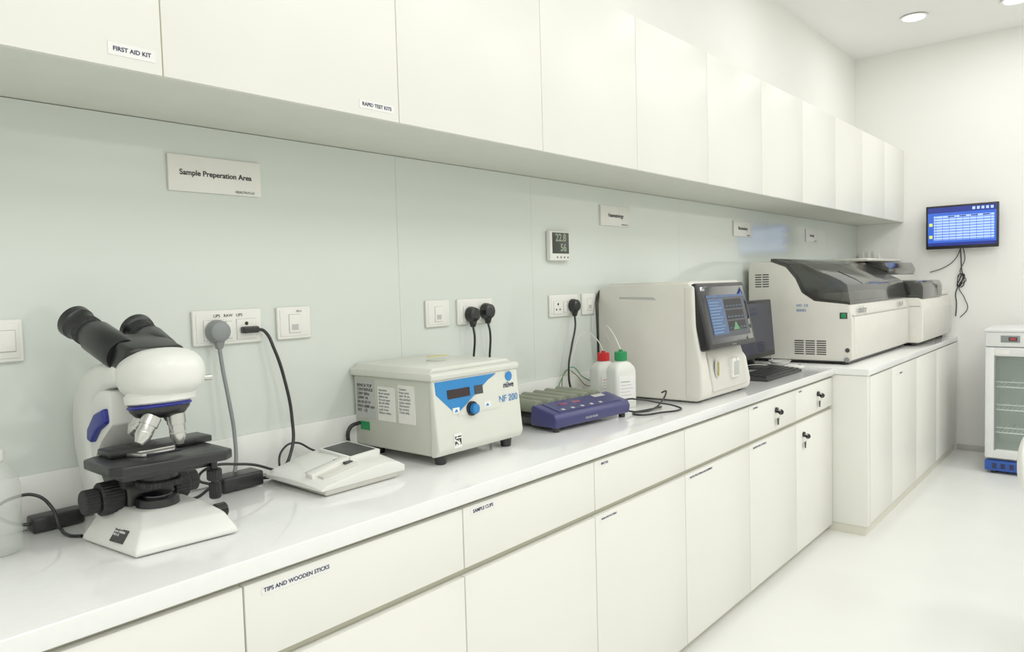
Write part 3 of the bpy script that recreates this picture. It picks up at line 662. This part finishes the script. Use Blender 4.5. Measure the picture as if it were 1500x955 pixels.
# ---------------------------------------------------------------- fridge
grp('laboratory_refrigerator',(6.25,.55,0))
fx,fy0,fy1=6.0,.22,.80
box('cabinet_back',6.50,6.55,fy0,fy1,.09,1.0,M_fr,.004)
box('cabinet_side_left',fx+.04,6.52,fy1-.03,fy1,.09,1.0,M_fr,.003)
box('cabinet_side_right',fx+.04,6.52,fy0,fy0+.03,.09,1.0,M_fr,.003)
box('cabinet_bottom',fx+.04,6.52,fy0+.02,fy1-.02,.09,.14,M_frin)
box('cabinet_top',fx+.02,6.52,fy0,fy1,.88,1.0,M_fr,.004)
box('header_panel',fx-.012,fx+.03,fy0,fy1,.885,.985,M_fr,.006,3)
box('top_lip',fx-.02,6.53,fy0-.008,fy1+.008,.985,1.005,M_fr,.006,3)
box('controller',fx-.016,fx-.01,.60,.71,.915,.962,M_grey,.002)
box('controller_display',fx-.018,fx-.014,.615,.665,.925,.952,M_dark); box('controller_led',fx-.019,fx-.016,.625,.655,.932,.946,M_scr_red)
box('door_frame_left',fx-.01,fx+.035,fy1-.055,fy1,.11,.88,M_fr,.005)
box('door_frame_right',fx-.01,fx+.035,fy0,fy0+.055,.11,.88,M_fr,.005)
box('door_frame_top',fx-.01,fx+.035,fy0+.05,fy1-.05,.82,.88,M_fr,.005)
box('door_frame_bottom',fx-.01,fx+.035,fy0+.05,fy1-.05,.11,.17,M_fr,.005)
box('door_gasket',fx-.011,fx+.02,fy1-.062,fy1-.054,.165,.825,M_grey)
box('door_glass',fx+.01,fx+.018,fy0+.05,fy1-.05,.165,.825,M_fgl)
box('interior_back',6.46,6.495,fy0+.03,fy1-.03,.14,.88,M_frin)
box('label',fx-.012,fx-.009,.66,.74,.835,.865,M_sign)
for k,z in enumerate((.28,.44,.60)):
    for i in range(18): cyl('rack_%d_wire_%d'%(k,i),(fx+.06,fy0+.05+i*.0275,z),(6.45,fy0+.05+i*.0275,z),.003,M_wire,seg=8)
    cyl('rack_%d_front'%k,(fx+.06,fy0+.035,z),(fx+.06,fy1-.035,z),.005,M_wire,seg=10)
    cyl('rack_%d_lip'%k,(fx+.06,fy0+.035,z+.035),(fx+.06,fy1-.035,z+.035),.004,M_wire,seg=10)
box('base_grille',fx-.012,6.5,fy0,fy1,.022,.092,M_frb,.005)
for i in range(10): box('grille_slot_%d'%i,fx-.014,fx-.008,fy0+.06+i*.05,fy0+.085+i*.05,.04,.075,M_ink)
for i,(x,y) in enumerate(((fx+.04,fy0+.05),(fx+.04,fy1-.05),(6.45,fy0+.05),(6.45,fy1-.05))): cyl('foot_%d'%i,(x,y,.001),(x,y,.026),.02,M_black,seg=16)
end()
# white chair just at the right border
cx,cy=3.2,.045
grp('office_chair',(cx,cy,0))
ellip('backrest',(cx,cy+.245,.715),(.19,.030,.095),M_mwhite,pw=.85)
ellip('seat',(cx,cy,.46),(.21,.20,.035),M_mwhite,pw=.7)
box('back_support',cx-.02,cx+.02,cy+.195,cy+.220,.44,.68,M_mwhite,.005)
box('support_bar',cx-.02,cx+.02,cy+.02,cy+.220,.42,.445,M_dark,.005)
cyl('gas_lift',(cx,cy,.07),(cx,cy,.44),.025,M_dark)
for i in range(5):
    t=i*2*math.pi/5+.3; ex,ey=cx+.19*math.cos(t),cy+.19*math.sin(t)
    cyl('spoke_%d'%i,(cx,cy,.095),(ex,ey,.07),.018,M_dark,r1=.012); lathe('caster_%d'%i,[(.022,-.012),(.028,-.009),(.028,.009),(.022,.012)],(ex,ey,.0285),(math.sin(t),-math.cos(t),0),M_black,20)
end()
# ---------------------------------------------------------------- lights
def downlight(x,y,power):
    grp('ceiling_downlight',(x,y,CZ))
    lathe('trim',[(.064,0),(.088,.0),(.088,.004),(.064,.010)],(x,y,CZ-.0105),(0,0,1),M_trim,40)
    lathe('diffuser',[(.068,0),(.068,.002)],(x,y,CZ-.0135),(0,0,1),M_em,40)
    if power:
        l=bpy.data.lights.new('lamp','AREA'); l.shape='DISK'; l.size=.12; l.energy=power; l.color=(1,.99,.97)
        o=bpy.data.objects.new('lamp',l); o.location=(x,y,CZ-.016); link(o)
    end()
for x in (5.87,4.3,2.7,1.1,-.6): downlight(x,1.22,2.2)
downlight(6.0,.64,3)
def fill_panel(x,y,power):  # added fill lamps in unseen ceiling frames, for flat soft light
    grp('added_fill_light',(x,y,CZ))
    box('frame',x-.31,x+.31,y-.61,y+.61,CZ-.012,CZ-.001,M_trim,.002)
    l=bpy.data.lights.new('lamp','AREA'); l.shape='RECTANGLE'; l.size=.58; l.size_y=1.18; l.energy=power; l.color=(1,.995,.985)
    o=bpy.data.objects.new('lamp',l); o.location=(x,y,CZ-.014); link(o); end()
for x in (-.9,.9,2.7,4.3): fill_panel(x,-.5,17.5)
fill_panel(5.7,-.9,19)  # extra unseen fill, added to brighten the back wall
for x in (-.9,2.7): fill_panel(x,-2.3,19)
w=bpy.data.worlds.new('world'); S.world=w; w.use_nodes=True; w.node_tree.nodes['Background'].inputs[0].default_value=(.9,.95,1,1); w.node_tree.nodes['Background'].inputs[1].default_value=.3
S.view_settings.view_transform='Standard'; S.view_settings.look='None'; S.view_settings.exposure=0; S.view_settings.gamma=1.15
